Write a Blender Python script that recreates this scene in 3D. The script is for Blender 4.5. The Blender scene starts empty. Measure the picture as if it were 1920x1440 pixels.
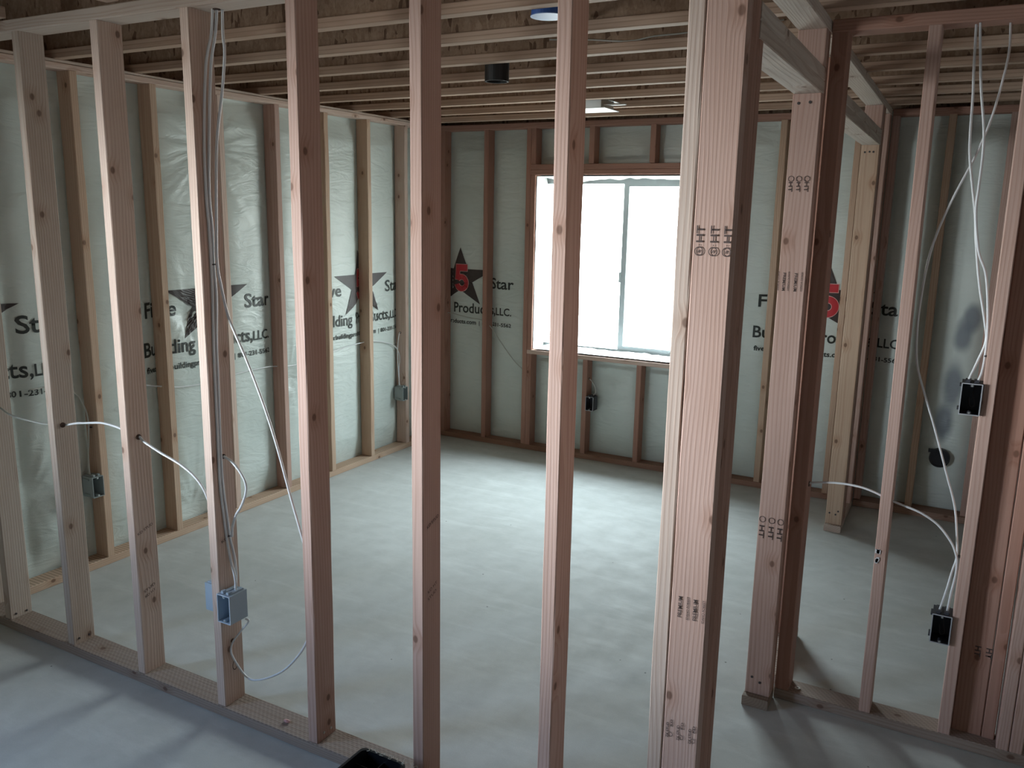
import bpy, bmesh, math, random
from mathutils import Vector, Matrix, Euler, noise

random.seed(7)
SC = bpy.context.scene
COL = SC.collection
PI = math.pi

# ------------------------------------------------------------------ camera
cd = bpy.data.cameras.new('camera'); cam = bpy.data.objects.new('camera', cd); COL.objects.link(cam)
cd.sensor_width = 36.0; cd.lens = 1585.9 / 1920 * 36.0; cd.clip_start = 0.02; cd.clip_end = 200
YAW, PIT, ROL = 0.4991, 0.2008, 0.0189
F = Vector((-math.sin(YAW)*math.cos(PIT), math.cos(YAW)*math.cos(PIT), -math.sin(PIT)))
R = F.cross(Vector((0, 0, 1))).normalized(); U = R.cross(F)
R2 = R*math.cos(ROL) + U*math.sin(ROL); U2 = -R*math.sin(ROL) + U*math.cos(ROL)
m = Matrix((R2, U2, -F)).transposed().to_4x4()
m.translation = Vector((0.4864, -1.8224, 1.704))
cam.matrix_world = m
SC.camera = cam

# ------------------------------------------------------------------ sky and window light
W = bpy.data.worlds.new('overcast_sky'); SC.world = W; W.use_nodes = True
wt = W.node_tree; wt.nodes.clear()
wo = wt.nodes.new('ShaderNodeOutputWorld'); wb = wt.nodes.new('ShaderNodeBackground')
wtc = wt.nodes.new('ShaderNodeTexCoord'); wsx = wt.nodes.new('ShaderNodeSeparateXYZ')
wt.links.new(wtc.outputs['Generated'], wsx.inputs[0])
def sky_ramp(stops):
    r = wt.nodes.new('ShaderNodeValToRGB'); mr = wt.nodes.new('ShaderNodeMapRange')
    mr.inputs[1].default_value = -1.0; mr.inputs[2].default_value = 1.0
    wt.links.new(wsx.outputs['Z'], mr.inputs[0]); wt.links.new(mr.outputs[0], r.inputs[0])
    e = r.color_ramp.elements
    for k, (z, c) in enumerate(stops):
        x = e[k] if k < 2 else e.new((z+1)/2)
        x.position = (z+1)/2; x.color = tuple(c) + (1,)
    return r.outputs[0]
# toward the window well: bright overcast above, darker well and ground below
wa = sky_ramp([(-0.4, (0.16, 0.155, 0.15)), (0.9, (0.80, 0.90, 1.0)), (0.0, (0.32, 0.325, 0.32)), (0.22, (0.50, 0.535, 0.56)), (0.5, (0.72, 0.79, 0.86))])
# unseen side: bright eye-level band added to light stud fronts, deep blue above
wc = sky_ramp([(-0.35, (0.08, 0.075, 0.07)), (0.8, (0.17, 0.26, 0.46)), (-0.15, (0.70, 0.68, 0.68)), (-0.04, (3.2, 3.2, 3.4)), (0.06, (3.2, 3.25, 3.5)), (0.15, (1.1, 1.2, 1.45)), (0.27, (0.24, 0.34, 0.54))])
wmy = wt.nodes.new('ShaderNodeMapRange'); wmy.inputs[1].default_value = 0.10; wmy.inputs[2].default_value = -0.10      # 0 toward the window well (+Y), 1 toward the side (-Y)
wt.links.new(wsx.outputs['Y'], wmy.inputs[0])
wmx = wt.nodes.new('ShaderNodeMix'); wmx.data_type = 'RGBA'
wt.links.new(wmy.outputs[0], wmx.inputs[0]); wt.links.new(wa, wmx.inputs[6]); wt.links.new(wc, wmx.inputs[7])
wt.links.new(wmx.outputs[2], wb.inputs[0]); wb.inputs[1].default_value = 50.0
wt.links.new(wb.outputs[0], wo.inputs[0])

def portal(name, loc, rot, sx, sy):
    l = bpy.data.lights.new(name, 'AREA'); l.shape = 'RECTANGLE'; l.size = sx; l.size_y = sy
    l.cycles.is_portal = True
    o = bpy.data.objects.new(name, l); COL.objects.link(o); o.location = loc; o.rotation_euler = rot
    return o
portal('sky_portal', (-1.67, 3.86, 1.32), (-PI/2, 0, 0), 1.24, 1.22)      # light travels toward -Y
portal('sky_portal_side', (-3.47, -2.0, 1.36), (0, -PI/2, 0), 1.25, 1.3)   # light travels toward +X

SC.view_settings.view_transform = 'Standard'
try: SC.view_settings.look = 'None'
except Exception: pass
SC.view_settings.gamma = 1.0
SC.view_settings.use_curve_mapping = False
SC.view_settings.exposure = 0.0
try:
    SC.cycles.use_denoising = True
    SC.cycles.max_bounces = 10; SC.cycles.diffuse_bounces = 6; SC.cycles.transparent_max_bounces = 12
    SC.cycles.sample_clamp_indirect = 6.0
except Exception: pass

# ------------------------------------------------------------------ materials
class NT:
    def __init__(s, name):
        s.m = bpy.data.materials.new(name); s.m.use_nodes = True; s.t = s.m.node_tree; s.t.nodes.clear()
        s.out = s.n('ShaderNodeOutputMaterial'); s.b = s.n('ShaderNodeBsdfPrincipled')
        s.l(s.b.outputs[0], s.out.inputs[0])
    def n(s, k, **kw):
        x = s.t.nodes.new(k)
        for a, b in kw.items(): setattr(x, a, b)
        return x
    def l(s, a, b): s.t.links.new(a, b)
    def set(s, i, v):
        if hasattr(v, 'links'): s.l(v, i)
        else: i.default_value = v
    def math(s, op, a, b=0.0, c=0.0):
        x = s.n('ShaderNodeMath', operation=op)
        s.set(x.inputs[0], a); s.set(x.inputs[1], b); s.set(x.inputs[2], c)
        return x.outputs[0]
    def vmul(s, v, k):
        x = s.n('ShaderNodeVectorMath', operation='MULTIPLY'); s.l(v, x.inputs[0]); x.inputs[1].default_value = k
        return x.outputs[0]
    def vadd(s, a, b):
        x = s.n('ShaderNodeVectorMath', operation='ADD'); s.set(x.inputs[0], a); s.set(x.inputs[1], b)
        return x.outputs[0]
    def noise(s, v, scale, detail=3.0, rough=0.55):
        x = s.n('ShaderNodeTexNoise'); s.l(v, x.inputs['Vector']); x.inputs['Scale'].default_value = scale
        x.inputs['Detail'].default_value = detail; x.inputs['Roughness'].default_value = rough
        return x.outputs[0]
    def mix(s, f, a, b, mode='MIX'):
        x = s.n('ShaderNodeMix', data_type='RGBA', blend_type=mode)
        s.set(x.inputs[0], f)
        for i, v in ((6, a), (7, b)):
            if hasattr(v, 'links'): s.l(v, x.inputs[i])
            else: x.inputs[i].default_value = tuple(v) + (1,) if len(v) == 3 else v
        return x.outputs[2]
    def range(s, v, a, b, c=0.0, d=1.0, smooth=False):
        x = s.n('ShaderNodeMapRange'); s.l(v, x.inputs[0])
        if smooth: x.interpolation_type = 'SMOOTHSTEP'
        for i, k in enumerate((a, b, c, d)): x.inputs[i+1].default_value = k
        return x.outputs[0]
    def bump(s, h, strength, dist):
        x = s.n('ShaderNodeBump'); s.l(h, x.inputs['Height']); x.inputs['Strength'].default_value = strength
        x.inputs['Distance'].default_value = dist; s.l(x.outputs[0], s.b.inputs['Normal'])

def simple(name, c, rough=0.5, metal=0.0, spec=0.5):
    t = NT(name); t.b.inputs['Base Color'].default_value = tuple(c) + (1,)
    t.b.inputs['Roughness'].default_value = rough; t.b.inputs['Metallic'].default_value = metal
    t.b.inputs['Specular IOR Level'].default_value = spec
    return t.m

def wood_material(name, incised=False):
    t = NT(name)
    tc = t.n('ShaderNodeTexCoord'); oi = t.n('ShaderNodeObjectInfo')
    P = tc.outputs['Object']
    rnd = oi.outputs['Random']
    seed = t.math('MULTIPLY', rnd, 61.7)
    sv = t.n('ShaderNodeCombineXYZ'); t.l(seed, sv.inputs[0]); t.l(seed, sv.inputs[1]); t.l(seed, sv.inputs[2])
    PS = t.vadd(P, sv.outputs[0])
    # knots
    ps = t.n('ShaderNodeSeparateXYZ'); t.l(P, ps.inputs[0])
    ns = t.n('ShaderNodeSeparateXYZ'); t.l(tc.outputs['Normal'], ns.inputs[0])
    onx = t.math('GREATER_THAN', t.math('ABSOLUTE', ns.outputs[0]), 0.6)
    uu = t.math('ADD', t.math('MULTIPLY', ps.outputs[1], onx), t.math('MULTIPLY', ps.outputs[0], t.math('SUBTRACT', 1.0, onx)))
    kv = t.n('ShaderNodeCombineXYZ'); t.l(t.math('ADD', t.math('ADD', uu, seed), t.math('MULTIPLY', onx, 3.3)), kv.inputs[0])
    t.l(t.math('ADD', t.math('MULTIPLY', ps.outputs[2], 0.72), seed), kv.inputs[1])
    vo = t.n('ShaderNodeTexVoronoi', voronoi_dimensions='2D'); t.l(kv.outputs[0], vo.inputs['Vector']); vo.inputs['Scale'].default_value = 5.2
    kd = vo.outputs['Distance']
    ks = t.n('ShaderNodeSeparateColor'); t.l(vo.outputs['Color'], ks.inputs[0])
    has = t.math('GREATER_THAN', ks.outputs[0], 0.22)
    knot = t.math('MULTIPLY', has, t.range(kd, 0.028, 0.056, 1.0, 0.0, True))
    halo = t.math('MULTIPLY', has, t.range(kd, 0.04, 0.21, 1.0, 0.0, True))
    # growth rings round a pith outside the board, bent by the knots
    warp = t.noise(t.vmul(PS, (5.0, 5.0, 0.75)), 1.0, 2.0)
    wob = t.math('MULTIPLY', t.math('SUBTRACT', warp, 0.5), 0.085)
    sep = t.n('ShaderNodeSeparateXYZ'); t.l(P, sep.inputs[0])
    cx = t.math('MULTIPLY', t.math('SUBTRACT', t.math('FRACT', t.math('MULTIPLY', rnd, 7.31)), 0.5), 0.16)
    cy = t.math('ADD', t.math('MULTIPLY', t.math('FRACT', t.math('MULTIPLY', rnd, 3.77)), 0.10), 0.02)
    dx = t.math('ADD', t.math('SUBTRACT', sep.outputs[0], cx), wob)
    dy = t.math('ADD', sep.outputs[1], cy)
    r = t.math('SQRT', t.math('ADD', t.math('MULTIPLY', dx, dx), t.math('MULTIPLY', dy, dy)))
    r = t.math('ADD', r, t.math('MULTIPLY', halo, 0.008))
    fine = t.noise(t.vmul(PS, (260.0, 260.0, 5.0)), 1.0, 2.0)
    broad = t.noise(t.vmul(PS, (7.0, 7.0, 1.3)), 1.0, 3.0)
    saw = t.math('FRACT', t.math('MULTIPLY', t.math('ADD', r, t.math('MULTIPLY', broad, 0.012)), 105.0))
    late = t.math('MULTIPLY', t.range(saw, 0.35, 0.85, 0.0, 1.0, True), t.range(saw, 0.9, 1.0, 1.0, 0.0, True))
    base = oi.outputs['Color']
    c = t.mix(t.math('MULTIPLY', late, 0.36), base, (0.66, 0.52, 0.45), 'MULTIPLY')
    c = t.mix(t.range(fine, 0.3, 0.7, 0.0, 0.28), c, (0.62, 0.55, 0.5), 'MULTIPLY')
    c = t.mix(t.range(broad, 0.35, 0.75, 0.0, 0.45), c, (0.72, 0.60, 0.52), 'MULTIPLY')
    c = t.mix(t.math('MULTIPLY', halo, 0.35), c, (0.68, 0.50, 0.38), 'MULTIPLY')
    c = t.mix(t.math('MULTIPLY', knot, 0.72), c, (0.11, 0.05, 0.03))
    h = t.math('ADD', t.math('MULTIPLY', late, 0.5), fine)
    if incised:
        # pressure-treatment incisions: staggered rows of short slits along the board
        row = t.math('FLOOR', t.math('MULTIPLY', sep.outputs[1], 130.0))
        fy = t.math('FRACT', t.math('MULTIPLY', sep.outputs[1], 130.0))
        fz = t.math('FRACT', t.math('ADD', t.math('MULTIPLY', sep.outputs[2], 55.0), t.math('MULTIPLY', row, 0.37)))
        slit = t.math('MULTIPLY', t.math('LESS_THAN', fz, 0.55), t.math('LESS_THAN', t.math('ABSOLUTE', t.math('SUBTRACT', fy, 0.5)), 0.26))
        geo = t.n('ShaderNodeNewGeometry'); gs = t.n('ShaderNodeSeparateXYZ'); t.l(geo.outputs['Normal'], gs.inputs[0])
        slit = t.math('MULTIPLY', slit, t.math('GREATER_THAN', gs.outputs[2], 0.5))
        c = t.mix(t.math('MULTIPLY', slit, 0.42), c, (0.12, 0.085, 0.06))
        h = t.math('SUBTRACT', h, t.math('MULTIPLY', slit, 0.8))
    t.l(c, t.b.inputs['Base Color'])
    t.b.inputs['Roughness'].default_value = 0.72; t.b.inputs['Specular IOR Level'].default_value = 0.25
    t.bump(h, 0.35, 0.0012)
    return t.m

def concrete_material(name, c1, c2, rough=0.6):
    t = NT(name); tc = t.n('ShaderNodeTexCoord'); P = tc.outputs['Object']
    a = t.noise(P, 1.1, 5.0, 0.62); b = t.noise(P, 9.0, 5.0, 0.6); f = t.noise(P, 260.0, 2.0)
    st = t.noise(t.vmul(P, (2.2, 9.0, 2.0)), 1.0, 6.0, 0.65)
    c = t.mix(t.range(a, 0.34, 0.68), c1, c2)
    c = t.mix(t.range(b, 0.40, 0.80, 0.0, 0.45), c, tuple(x*0.80 for x in c1))
    c = t.mix(t.range(st, 0.52, 0.78, 0.0, 0.55), c, tuple(min(0.8, x*1.20) for x in c2))
    c = t.mix(t.range(f, 0.3, 0.7, 0.0, 0.2), c, tuple(x*0.7 for x in c1))
    sp = t.n('ShaderNodeTexVoronoi'); t.l(P, sp.inputs['Vector']); sp.inputs['Scale'].default_value = 7.5
    c = t.mix(t.range(sp.outputs['Distance'], 0.020, 0.034, 0.85, 0.0), c, (0.05, 0.045, 0.04))
    t.l(c, t.b.inputs['Base Color'])
    t.l(t.range(b, 0.2, 0.8, rough-0.12, rough+0.12), t.b.inputs['Roughness'])
    t.bump(t.math('ADD', t.math('MULTIPLY', b, 1.0), t.math('MULTIPLY', f, 0.25)), 0.12, 0.003)
    return t.m

def osb_material(name):
    t = NT(name); tc = t.n('ShaderNodeTexCoord'); P = tc.outputs['Object']
    d = t.noise(P, 3.0, 2.0)
    cols = []
    c = None
    for i, sc in enumerate(((48, 80, 14), (80, 44, 18), (60, 66, 26))):
        v = t.n('ShaderNodeTexVoronoi'); t.l(t.vadd(t.vmul(P, sc), (i*3.3, i*1.7, 0.4)), v.inputs['Vector']); v.inputs['Scale'].default_value = 1.0
        sx = t.n('ShaderNodeSeparateColor'); t.l(v.outputs['Color'], sx.inputs[0])
        k = t.mix(sx.outputs[0], (0.30, 0.20, 0.135), (0.42, 0.30, 0.215))
        k = t.mix(t.math('GREATER_THAN', sx.outputs[1], 0.94), k, (0.17, 0.105, 0.07))
        c = k if c is None else t.mix(t.math('GREATER_THAN', sx.outputs[2], 0.45), c, k)
    g = t.noise(t.vmul(P, (90.0, 90.0, 90.0)), 1.0, 2.0)
    c = t.mix(t.range(g, 0.35, 0.7, 0.0, 0.35), c, (0.5, 0.42, 0.36), 'MULTIPLY')
    t.l(c, t.b.inputs['Base Color']); t.b.inputs['Roughness'].default_value = 0.75
    t.b.inputs['Specular IOR Level'].default_value = 0.2
    t.bump(g, 0.3, 0.001)
    return t.m

def flange_material(name):
    t = NT(name); tc = t.n('ShaderNodeTexCoord'); P = tc.outputs['Object']
    sep = t.n('ShaderNodeSeparateXYZ'); t.l(P, sep.inputs[0])
    oi = t.n('ShaderNodeObjectInfo')
    ply = t.math('FRACT', t.math('ADD', t.math('MULTIPLY', sep.outputs[0], 62.0), t.math('MULTIPLY', t.noise(t.vmul(P, (1.0, 1.0, 0.7)), 1.0), 0.25)))
    edge = t.range(ply, 0.10, 0.28, 1.0, 0.0, True)
    g = t.noise(t.vmul(P, (150.0, 150.0, 4.0)), 1.0, 3.0); b = t.noise(t.vmul(t.vadd(P, oi.outputs['Location']), (6.0, 6.0, 1.4)), 1.0, 3.0)
    c = t.mix(t.range(b, 0.35, 0.7), (0.58, 0.43, 0.33), (0.44, 0.30, 0.22))
    c = t.mix(t.math('MULTIPLY', edge, 0.40), c, (0.18, 0.11, 0.07))
    c = t.mix(t.range(g, 0.35, 0.7, 0.0, 0.3), c, (0.55, 0.45, 0.38), 'MULTIPLY')
    t.l(c, t.b.inputs['Base Color']); t.b.inputs['Roughness'].default_value = 0.7
    t.b.inputs['Specular IOR Level'].default_value = 0.25
    return t.m

def vinyl_material(name, patches=()):
    t = NT(name); tc = t.n('ShaderNodeTexCoord'); P = tc.outputs['Object']
    a = t.noise(P, 2.3, 4.0, 0.6)
    w = t.n('ShaderNodeTexNoise'); t.l(t.vmul(P, (3.0, 3.0, 10.0)), w.inputs['Vector']); w.inputs['Scale'].default_value = 1.6
    w.inputs['Detail'].default_value = 4.0; w.inputs['Distortion'].default_value = 1.6
    f = t.noise(P, 240.0, 2.0)
    c = t.mix(t.range(a, 0.35, 0.7), (0.645, 0.70, 0.66), (0.555, 0.615, 0.575))
    # dull bluish patches mixed into the facing colour
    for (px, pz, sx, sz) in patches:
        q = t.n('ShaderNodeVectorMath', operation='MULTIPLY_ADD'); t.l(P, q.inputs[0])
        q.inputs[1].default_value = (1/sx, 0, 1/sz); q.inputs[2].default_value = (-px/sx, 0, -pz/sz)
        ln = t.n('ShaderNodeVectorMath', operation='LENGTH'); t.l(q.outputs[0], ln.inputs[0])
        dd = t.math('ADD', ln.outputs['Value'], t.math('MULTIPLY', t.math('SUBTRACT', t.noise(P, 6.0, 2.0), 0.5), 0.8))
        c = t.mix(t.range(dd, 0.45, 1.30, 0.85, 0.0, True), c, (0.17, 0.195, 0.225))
    t.l(c, t.b.inputs['Base Color']); t.b.inputs['Roughness'].default_value = 0.38
    t.b.inputs['Specular IOR Level'].default_value = 0.45
    t.bump(t.math('ADD', w.outputs[0], t.math('MULTIPLY', f, 0.06)), 0.34, 0.02)
    return t.m

def glass_material(name):
    t = NT(name)
    tr = t.n('ShaderNodeBsdfTransparent'); tr.inputs[0].default_value = (0.93, 0.97, 0.96, 1)
    gl = t.n('ShaderNodeBsdfGlossy'); gl.inputs['Roughness'].default_value = 0.02
    mx = t.n('ShaderNodeMixShader'); mx.inputs[0].default_value = 0.06
    t.l(tr.outputs[0], mx.inputs[1]); t.l(gl.outputs[0], mx.inputs[2]); t.l(mx.outputs[0], t.out.inputs[0])
    return t.m

def film_material(name):
    t = NT(name); tc = t.n('ShaderNodeTexCoord')
    w = t.n('ShaderNodeTexNoise'); t.l(tc.outputs['Object'], w.inputs['Vector']); w.inputs['Scale'].default_value = 9.0
    w.inputs['Detail'].default_value = 4.0; w.inputs['Distortion'].default_value = 1.2
    t.b.inputs['Base Color'].default_value = (0.62, 0.64, 0.63, 1); t.b.inputs['Roughness'].default_value = 0.35
    t.bump(w.outputs[0], 0.5, 0.03)
    return t.m

WOOD = wood_material('framing_lumber')
TREATED = wood_material('treated_lumber', True)
SLAB = concrete_material('slab_concrete', (0.44, 0.45, 0.425), (0.56, 0.575, 0.555), 0.82)
WALLC = concrete_material('poured_wall_concrete', (0.30, 0.30, 0.29), (0.40, 0.40, 0.39), 0.8)
OSB = osb_material('strand_board')
FLANGE = flange_material('laminated_flange')
VINYL = vinyl_material('vinyl_insulation_facing')
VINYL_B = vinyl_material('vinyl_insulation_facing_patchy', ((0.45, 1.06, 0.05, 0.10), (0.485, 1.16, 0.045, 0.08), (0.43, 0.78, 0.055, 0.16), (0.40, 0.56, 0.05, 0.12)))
FILM = film_material('white_plastic_film')
GLASS = glass_material('window_glass')
PVC = simple('white_vinyl_frame', (0.42, 0.455, 0.46), 0.45)
PRINT_BLACK = simple('print_black', (0.022, 0.028, 0.024), 0.5)
PRINT_RED = simple('print_red', (0.50, 0.035, 0.045), 0.45)
PRINT_PINK = simple('print_outline', (0.75, 0.45, 0.42), 0.45)
PRINT_STAR = simple('print_star', (0.050, 0.038, 0.036), 0.5)
INK = simple('lumber_ink', (0.07, 0.045, 0.04), 0.8)
BOX_BLUE = simple('pale_blue_plastic', (0.38, 0.46, 0.54), 0.45)
BOX_GREY = simple('grey_plastic', (0.30, 0.34, 0.34), 0.5)
BOX_SHADED = simple('shaded_grey_plastic', (0.045, 0.045, 0.055), 0.5); RIM_BLUE_LIT = simple('lit_blue_rim_plastic', (0.55, 0.63, 0.72), 0.45); RIM_GREY_LIT = simple('lit_grey_rim_plastic', (0.42, 0.43, 0.45), 0.45)  # dark body carries the unlit interior in its colour; pale rims carry front light
SCREW = simple('zinc_screw', (0.62, 0.62, 0.60), 0.35, 0.9)
NAIL = simple('nail_steel', (0.45, 0.43, 0.41), 0.4, 0.8)
CABLE = simple('white_cable_jacket', (0.74, 0.75, 0.76), 0.32)
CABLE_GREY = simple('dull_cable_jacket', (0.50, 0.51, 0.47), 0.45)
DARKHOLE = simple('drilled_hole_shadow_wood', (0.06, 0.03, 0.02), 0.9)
BLACKP = simple('black_plastic', (0.006, 0.007, 0.010), 0.35)
ABS = simple('black_pipe_plastic', (0.010, 0.010, 0.011), 0.45)
GALV = simple('galvanised_steel', (0.62, 0.66, 0.66), 0.38, 0.85)
BLUEBOX = simple('blue_plastic', (0.03, 0.10, 0.36), 0.45)
PALE = simple('pale_shaving', (0.62, 0.58, 0.48), 0.7)
PINK = simple('pink_scrap', (0.62, 0.33, 0.30), 0.7)
STAPLE = simple('dark_staple', (0.05, 0.04, 0.04), 0.5)

# ------------------------------------------------------------------ object helpers
def link(name, me, mat=None, parent=None):
    o = bpy.data.objects.new(name, me); COL.objects.link(o)
    if mat and me is not None: me.materials.append(mat)
    if parent: o.parent = parent
    return o
def mesh(name, verts, faces, mat=None, parent=None, smooth=False):
    me = bpy.data.meshes.new(name); me.from_pydata(verts, [], faces); me.update()
    if smooth:
        for p in me.polygons: p.use_smooth = True
    return link(name, me, mat, parent)
def from_bm(name, bm, mat=None, parent=None, smooth=False):
    bmesh.ops.recalc_face_normals(bm, faces=bm.faces)
    me = bpy.data.meshes.new(name); bm.to_mesh(me); bm.free()
    if smooth:
        for p in me.polygons: p.use_smooth = True
    return link(name, me, mat, parent)
def tag(o, label, cat, group=None, kind=None):
    o['label'] = label; o['category'] = cat
    if group: o['group'] = group
    if kind: o['kind'] = kind
    return o
def struct(o): o['kind'] = 'structure'; return o
def empty(name, loc=(0, 0, 0), rz=0.0):
    o = bpy.data.objects.new(name, None); COL.objects.link(o); o.location = loc; o.rotation_euler = (0, 0, rz)
    o.empty_display_size = 0.05
    return o
def bm_box(bm, a, b):
    v = [bm.verts.new((x, y, z)) for z in (a[2], b[2]) for y in (a[1], b[1]) for x in (a[0], b[0])]
    for f in ((0, 2, 3, 1), (4, 5, 7, 6), (0, 1, 5, 4), (2, 6, 7, 3), (0, 4, 6, 2), (1, 3, 7, 5)):
        bm.faces.new([v[i] for i in f])
    return v
def box(name, a, b, mat, parent=None):
    bm = bmesh.new(); bm_box(bm, a, b); return from_bm(name, bm, mat, parent)
def bm_cyl(bm, c, axis, r, h, n=20, r2=None):
    mt = Vector((0, 0, 1)).rotation_difference(Vector(axis)).to_matrix().to_4x4(); mt.translation = Vector(c)
    bmesh.ops.create_cone(bm, cap_ends=True, segments=n, radius1=r, radius2=r if r2 is None else r2, depth=h, matrix=mt)
def cyl(name, c, axis, r, h, mat, parent=None, n=20, smooth=False):
    bm = bmesh.new(); bm_cyl(bm, c, axis, r, h, n); return from_bm(name, bm, mat, parent, smooth)

def board_mesh(name, w, d, L, wane=0.0, bow=0.0, seed=0):
    """A sawn board, length on local Z from 0, eased corners and a slightly uneven edge."""
    e = min(0.0026, w*0.2)
    prof = [(-w/2+e, -d/2), (w/2-e, -d/2), (w/2, -d/2+e), (w/2, d/2-e), (w/2-e, d/2), (-w/2+e, d/2), (-w/2, d/2-e), (-w/2, -d/2+e)]
    n = max(1, int(L/0.09)) if L > 0.3 else 1
    vs, fs = [], []
    for i in range(n+1):
        z = L*i/n
        b = bow*math.sin(PI*i/n)
        for k, (x, y) in enumerate(prof):
            j = 0.0
            if wane and 0 < i < n:
                j = wane*noise.noise(Vector((seed*3.1+k//2*1.7, z*4.0, seed)))
            vs.append((x + b + j*(1 if x > 0 else -1)*0.6, y + j*0.4*(1 if y > 0 else -1), z))
    for i in range(n):
        for k in range(8):
            a = i*8+k; c = i*8+(k+1) % 8
            fs.append((a, c, c+8, a+8))
    fs.append(tuple(range(7, -1, -1))); fs.append(tuple(n*8+k for k in range(8)))
    me = bpy.data.meshes.new(name); me.from_pydata(vs, [], fs); me.update()
    return me

LIGHT = (0.69, 0.545, 0.465); PINKW = (0.58, 0.405, 0.345); TAN = (0.60, 0.445, 0.33); RED = (0.46, 0.27, 0.21); GREYW = (0.58, 0.485, 0.415); SILVER = (0.68, 0.60, 0.53); PLATE = (0.36, 0.29, 0.245)
def board(name, x0, x1, y0, y1, z0, z1, axis='Z', tint=LIGHT, mat=None, rz=0.0, wane=0.0012, bow=0.0, parent=None, lean=(0, 0)):
    """A board filling the box x0..x1, y0..y1, z0..z1 with its grain along the axis; rz turns it about its own centre."""
    cx, cy, cz = (x0+x1)/2, (y0+y1)/2, (z0+z1)/2
    dx, dy, dz = x1-x0, y1-y0, z1-z0
    sd = random.random()*50
    if axis == 'Z':
        me = board_mesh(name, dx, dy, dz, wane, bow, sd); o = link(name, me, mat or WOOD, parent)
        o.location = (cx, cy, z0); o.rotation_euler = (-lean[1]/dz, lean[0]/dz, rz)
    elif axis == 'X':
        me = board_mesh(name, dz, dy, dx, wane, bow, sd); o = link(name, me, mat or WOOD, parent)
        off = Vector((-dx/2, 0, 0)); off.rotate(Euler((0, 0, rz)))
        o.location = Vector((cx, cy, cz)) + off
        o.rotation_euler = (Matrix.Rotation(rz, 3, 'Z') @ Matrix.Rotation(PI/2, 3, 'Y')).to_euler()
    else:
        me = board_mesh(name, dx, dz, dy, wane, bow, sd); o = link(name, me, mat or WOOD, parent)
        off = Vector((0, -dy/2, 0)); off.rotate(Euler((0, 0, rz)))
        o.location = Vector((cx, cy, cz)) + off
        o.rotation_euler = (Matrix.Rotation(rz, 3, 'Z') @ Matrix.Rotation(-PI/2, 3, 'X')).to_euler()
    k = 1 + random.uniform(-0.06, 0.06)
    o.color = (tint[0]*k, tint[1]*k, tint[2]*k, 1)
    return o

def keep_parent(child, parent):
    """Parents without moving: the child's coordinates stay world coordinates."""
    bpy.context.view_layer.update()
    child.parent = parent; child.matrix_parent_inverse = parent.matrix_world.inverted()
    return child

def smooth_path(pts, sub=6):
    P = [Vector(p) for p in pts]
    if len(P) < 3: return P
    out = []
    for i in range(len(P)-1):
        p0 = P[i-1] if i else P[0]*2-P[1]; p1, p2 = P[i], P[i+1]
        p3 = P[i+2] if i+2 < len(P) else P[-1]*2-P[-2]
        for k in range(sub):
            t = k/sub
            out.append(0.5*((2*p1)+(p2-p0)*t+(2*p0-5*p1+4*p2-p3)*t*t+(3*p1-p0-3*p2+p3)*t**3))
    out.append(P[-1]); return out
def tube_bm(bm, pts, r, sub=6, n=8):
    P = smooth_path(pts, sub); rings = []
    nrm = None
    for i, p in enumerate(P):
        t = (P[min(i+1, len(P)-1)]-P[max(i-1, 0)]).normalized()
        if nrm is None: nrm = t.orthogonal().normalized()
        else: nrm = (nrm - t*nrm.dot(t)).normalized()
        b = t.cross(nrm)
        rings.append([bm.verts.new(p + nrm*math.cos(2*PI*k/n)*r + b*math.sin(2*PI*k/n)*r*0.8) for k in range(n)])
    for a, b in zip(rings, rings[1:]):
        for k in range(n): bm.faces.new((a[k], a[(k+1) % n], b[(k+1) % n], b[k]))
    bm.faces.new(rings[0][::-1]); bm.faces.new(rings[-1])
def cable(label, pts, r=0.0042, mat=None, group=None, staples=(), name='electrical_cable'):
    bm = bmesh.new(); tube_bm(bm, pts, r)
    o = from_bm(name, bm, mat or CABLE, None, True)
    tag(o, label, 'cable', group)
    for s, ax in staples:
        b2 = bmesh.new(); s = Vector(s)
        if ax == 'X': bm_box(b2, (s.x-0.004, s.y-0.010, s.z-0.002), (s.x+0.006, s.y+0.010, s.z+0.002))
        else: bm_box(b2, (s.x-0.010, s.y-0.006, s.z-0.002), (s.x+0.010, s.y+0.004, s.z+0.002))
        from_bm('staple', b2, STAPLE, o)
    return o

# ---- lettering: outlines of a text curve as a flat mesh, then bent onto whatever carries it
_tc = bpy.data.curves.new('lettering_source', 'FONT'); _to = bpy.data.objects.new('lettering_source', _tc); COL.objects.link(_to)
def text_geo(body, width=None, height=None, cut=0.018, bold=0.0):
    _tc.body = body; _tc.size = 1.0; _tc.resolution_u = 3; _tc.offset = bold
    bpy.context.view_layer.update()
    me = bpy.data.meshes.new_from_object(_to.evaluated_get(bpy.context.evaluated_depsgraph_get()))
    bm = bmesh.new(); bm.from_mesh(me); bpy.data.meshes.remove(me)
    xs = [v.co.x for v in bm.verts]; x0, x1 = min(xs), max(xs)
    cap = 0.729
    sy = (height or 1.0)/cap; sx = (width/(x1-x0)) if width else sy
    for v in bm.verts: v.co = Vector(((v.co.x-x0)*sx, v.co.y*sy, 0))
    if cut:
        for _ in range(3):
            es = [e for e in bm.edges if e.calc_length() > cut]
            if not es: break
            bmesh.ops.subdivide_edges(bm, edges=es, cuts=1)
            bmesh.ops.triangulate(bm, faces=[f for f in bm.faces if len(f.verts) > 4])
    return bm
def bend(bm, fn):
    for v in bm.verts: v.co = Vector(fn(v.co.x, v.co.y))

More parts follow.
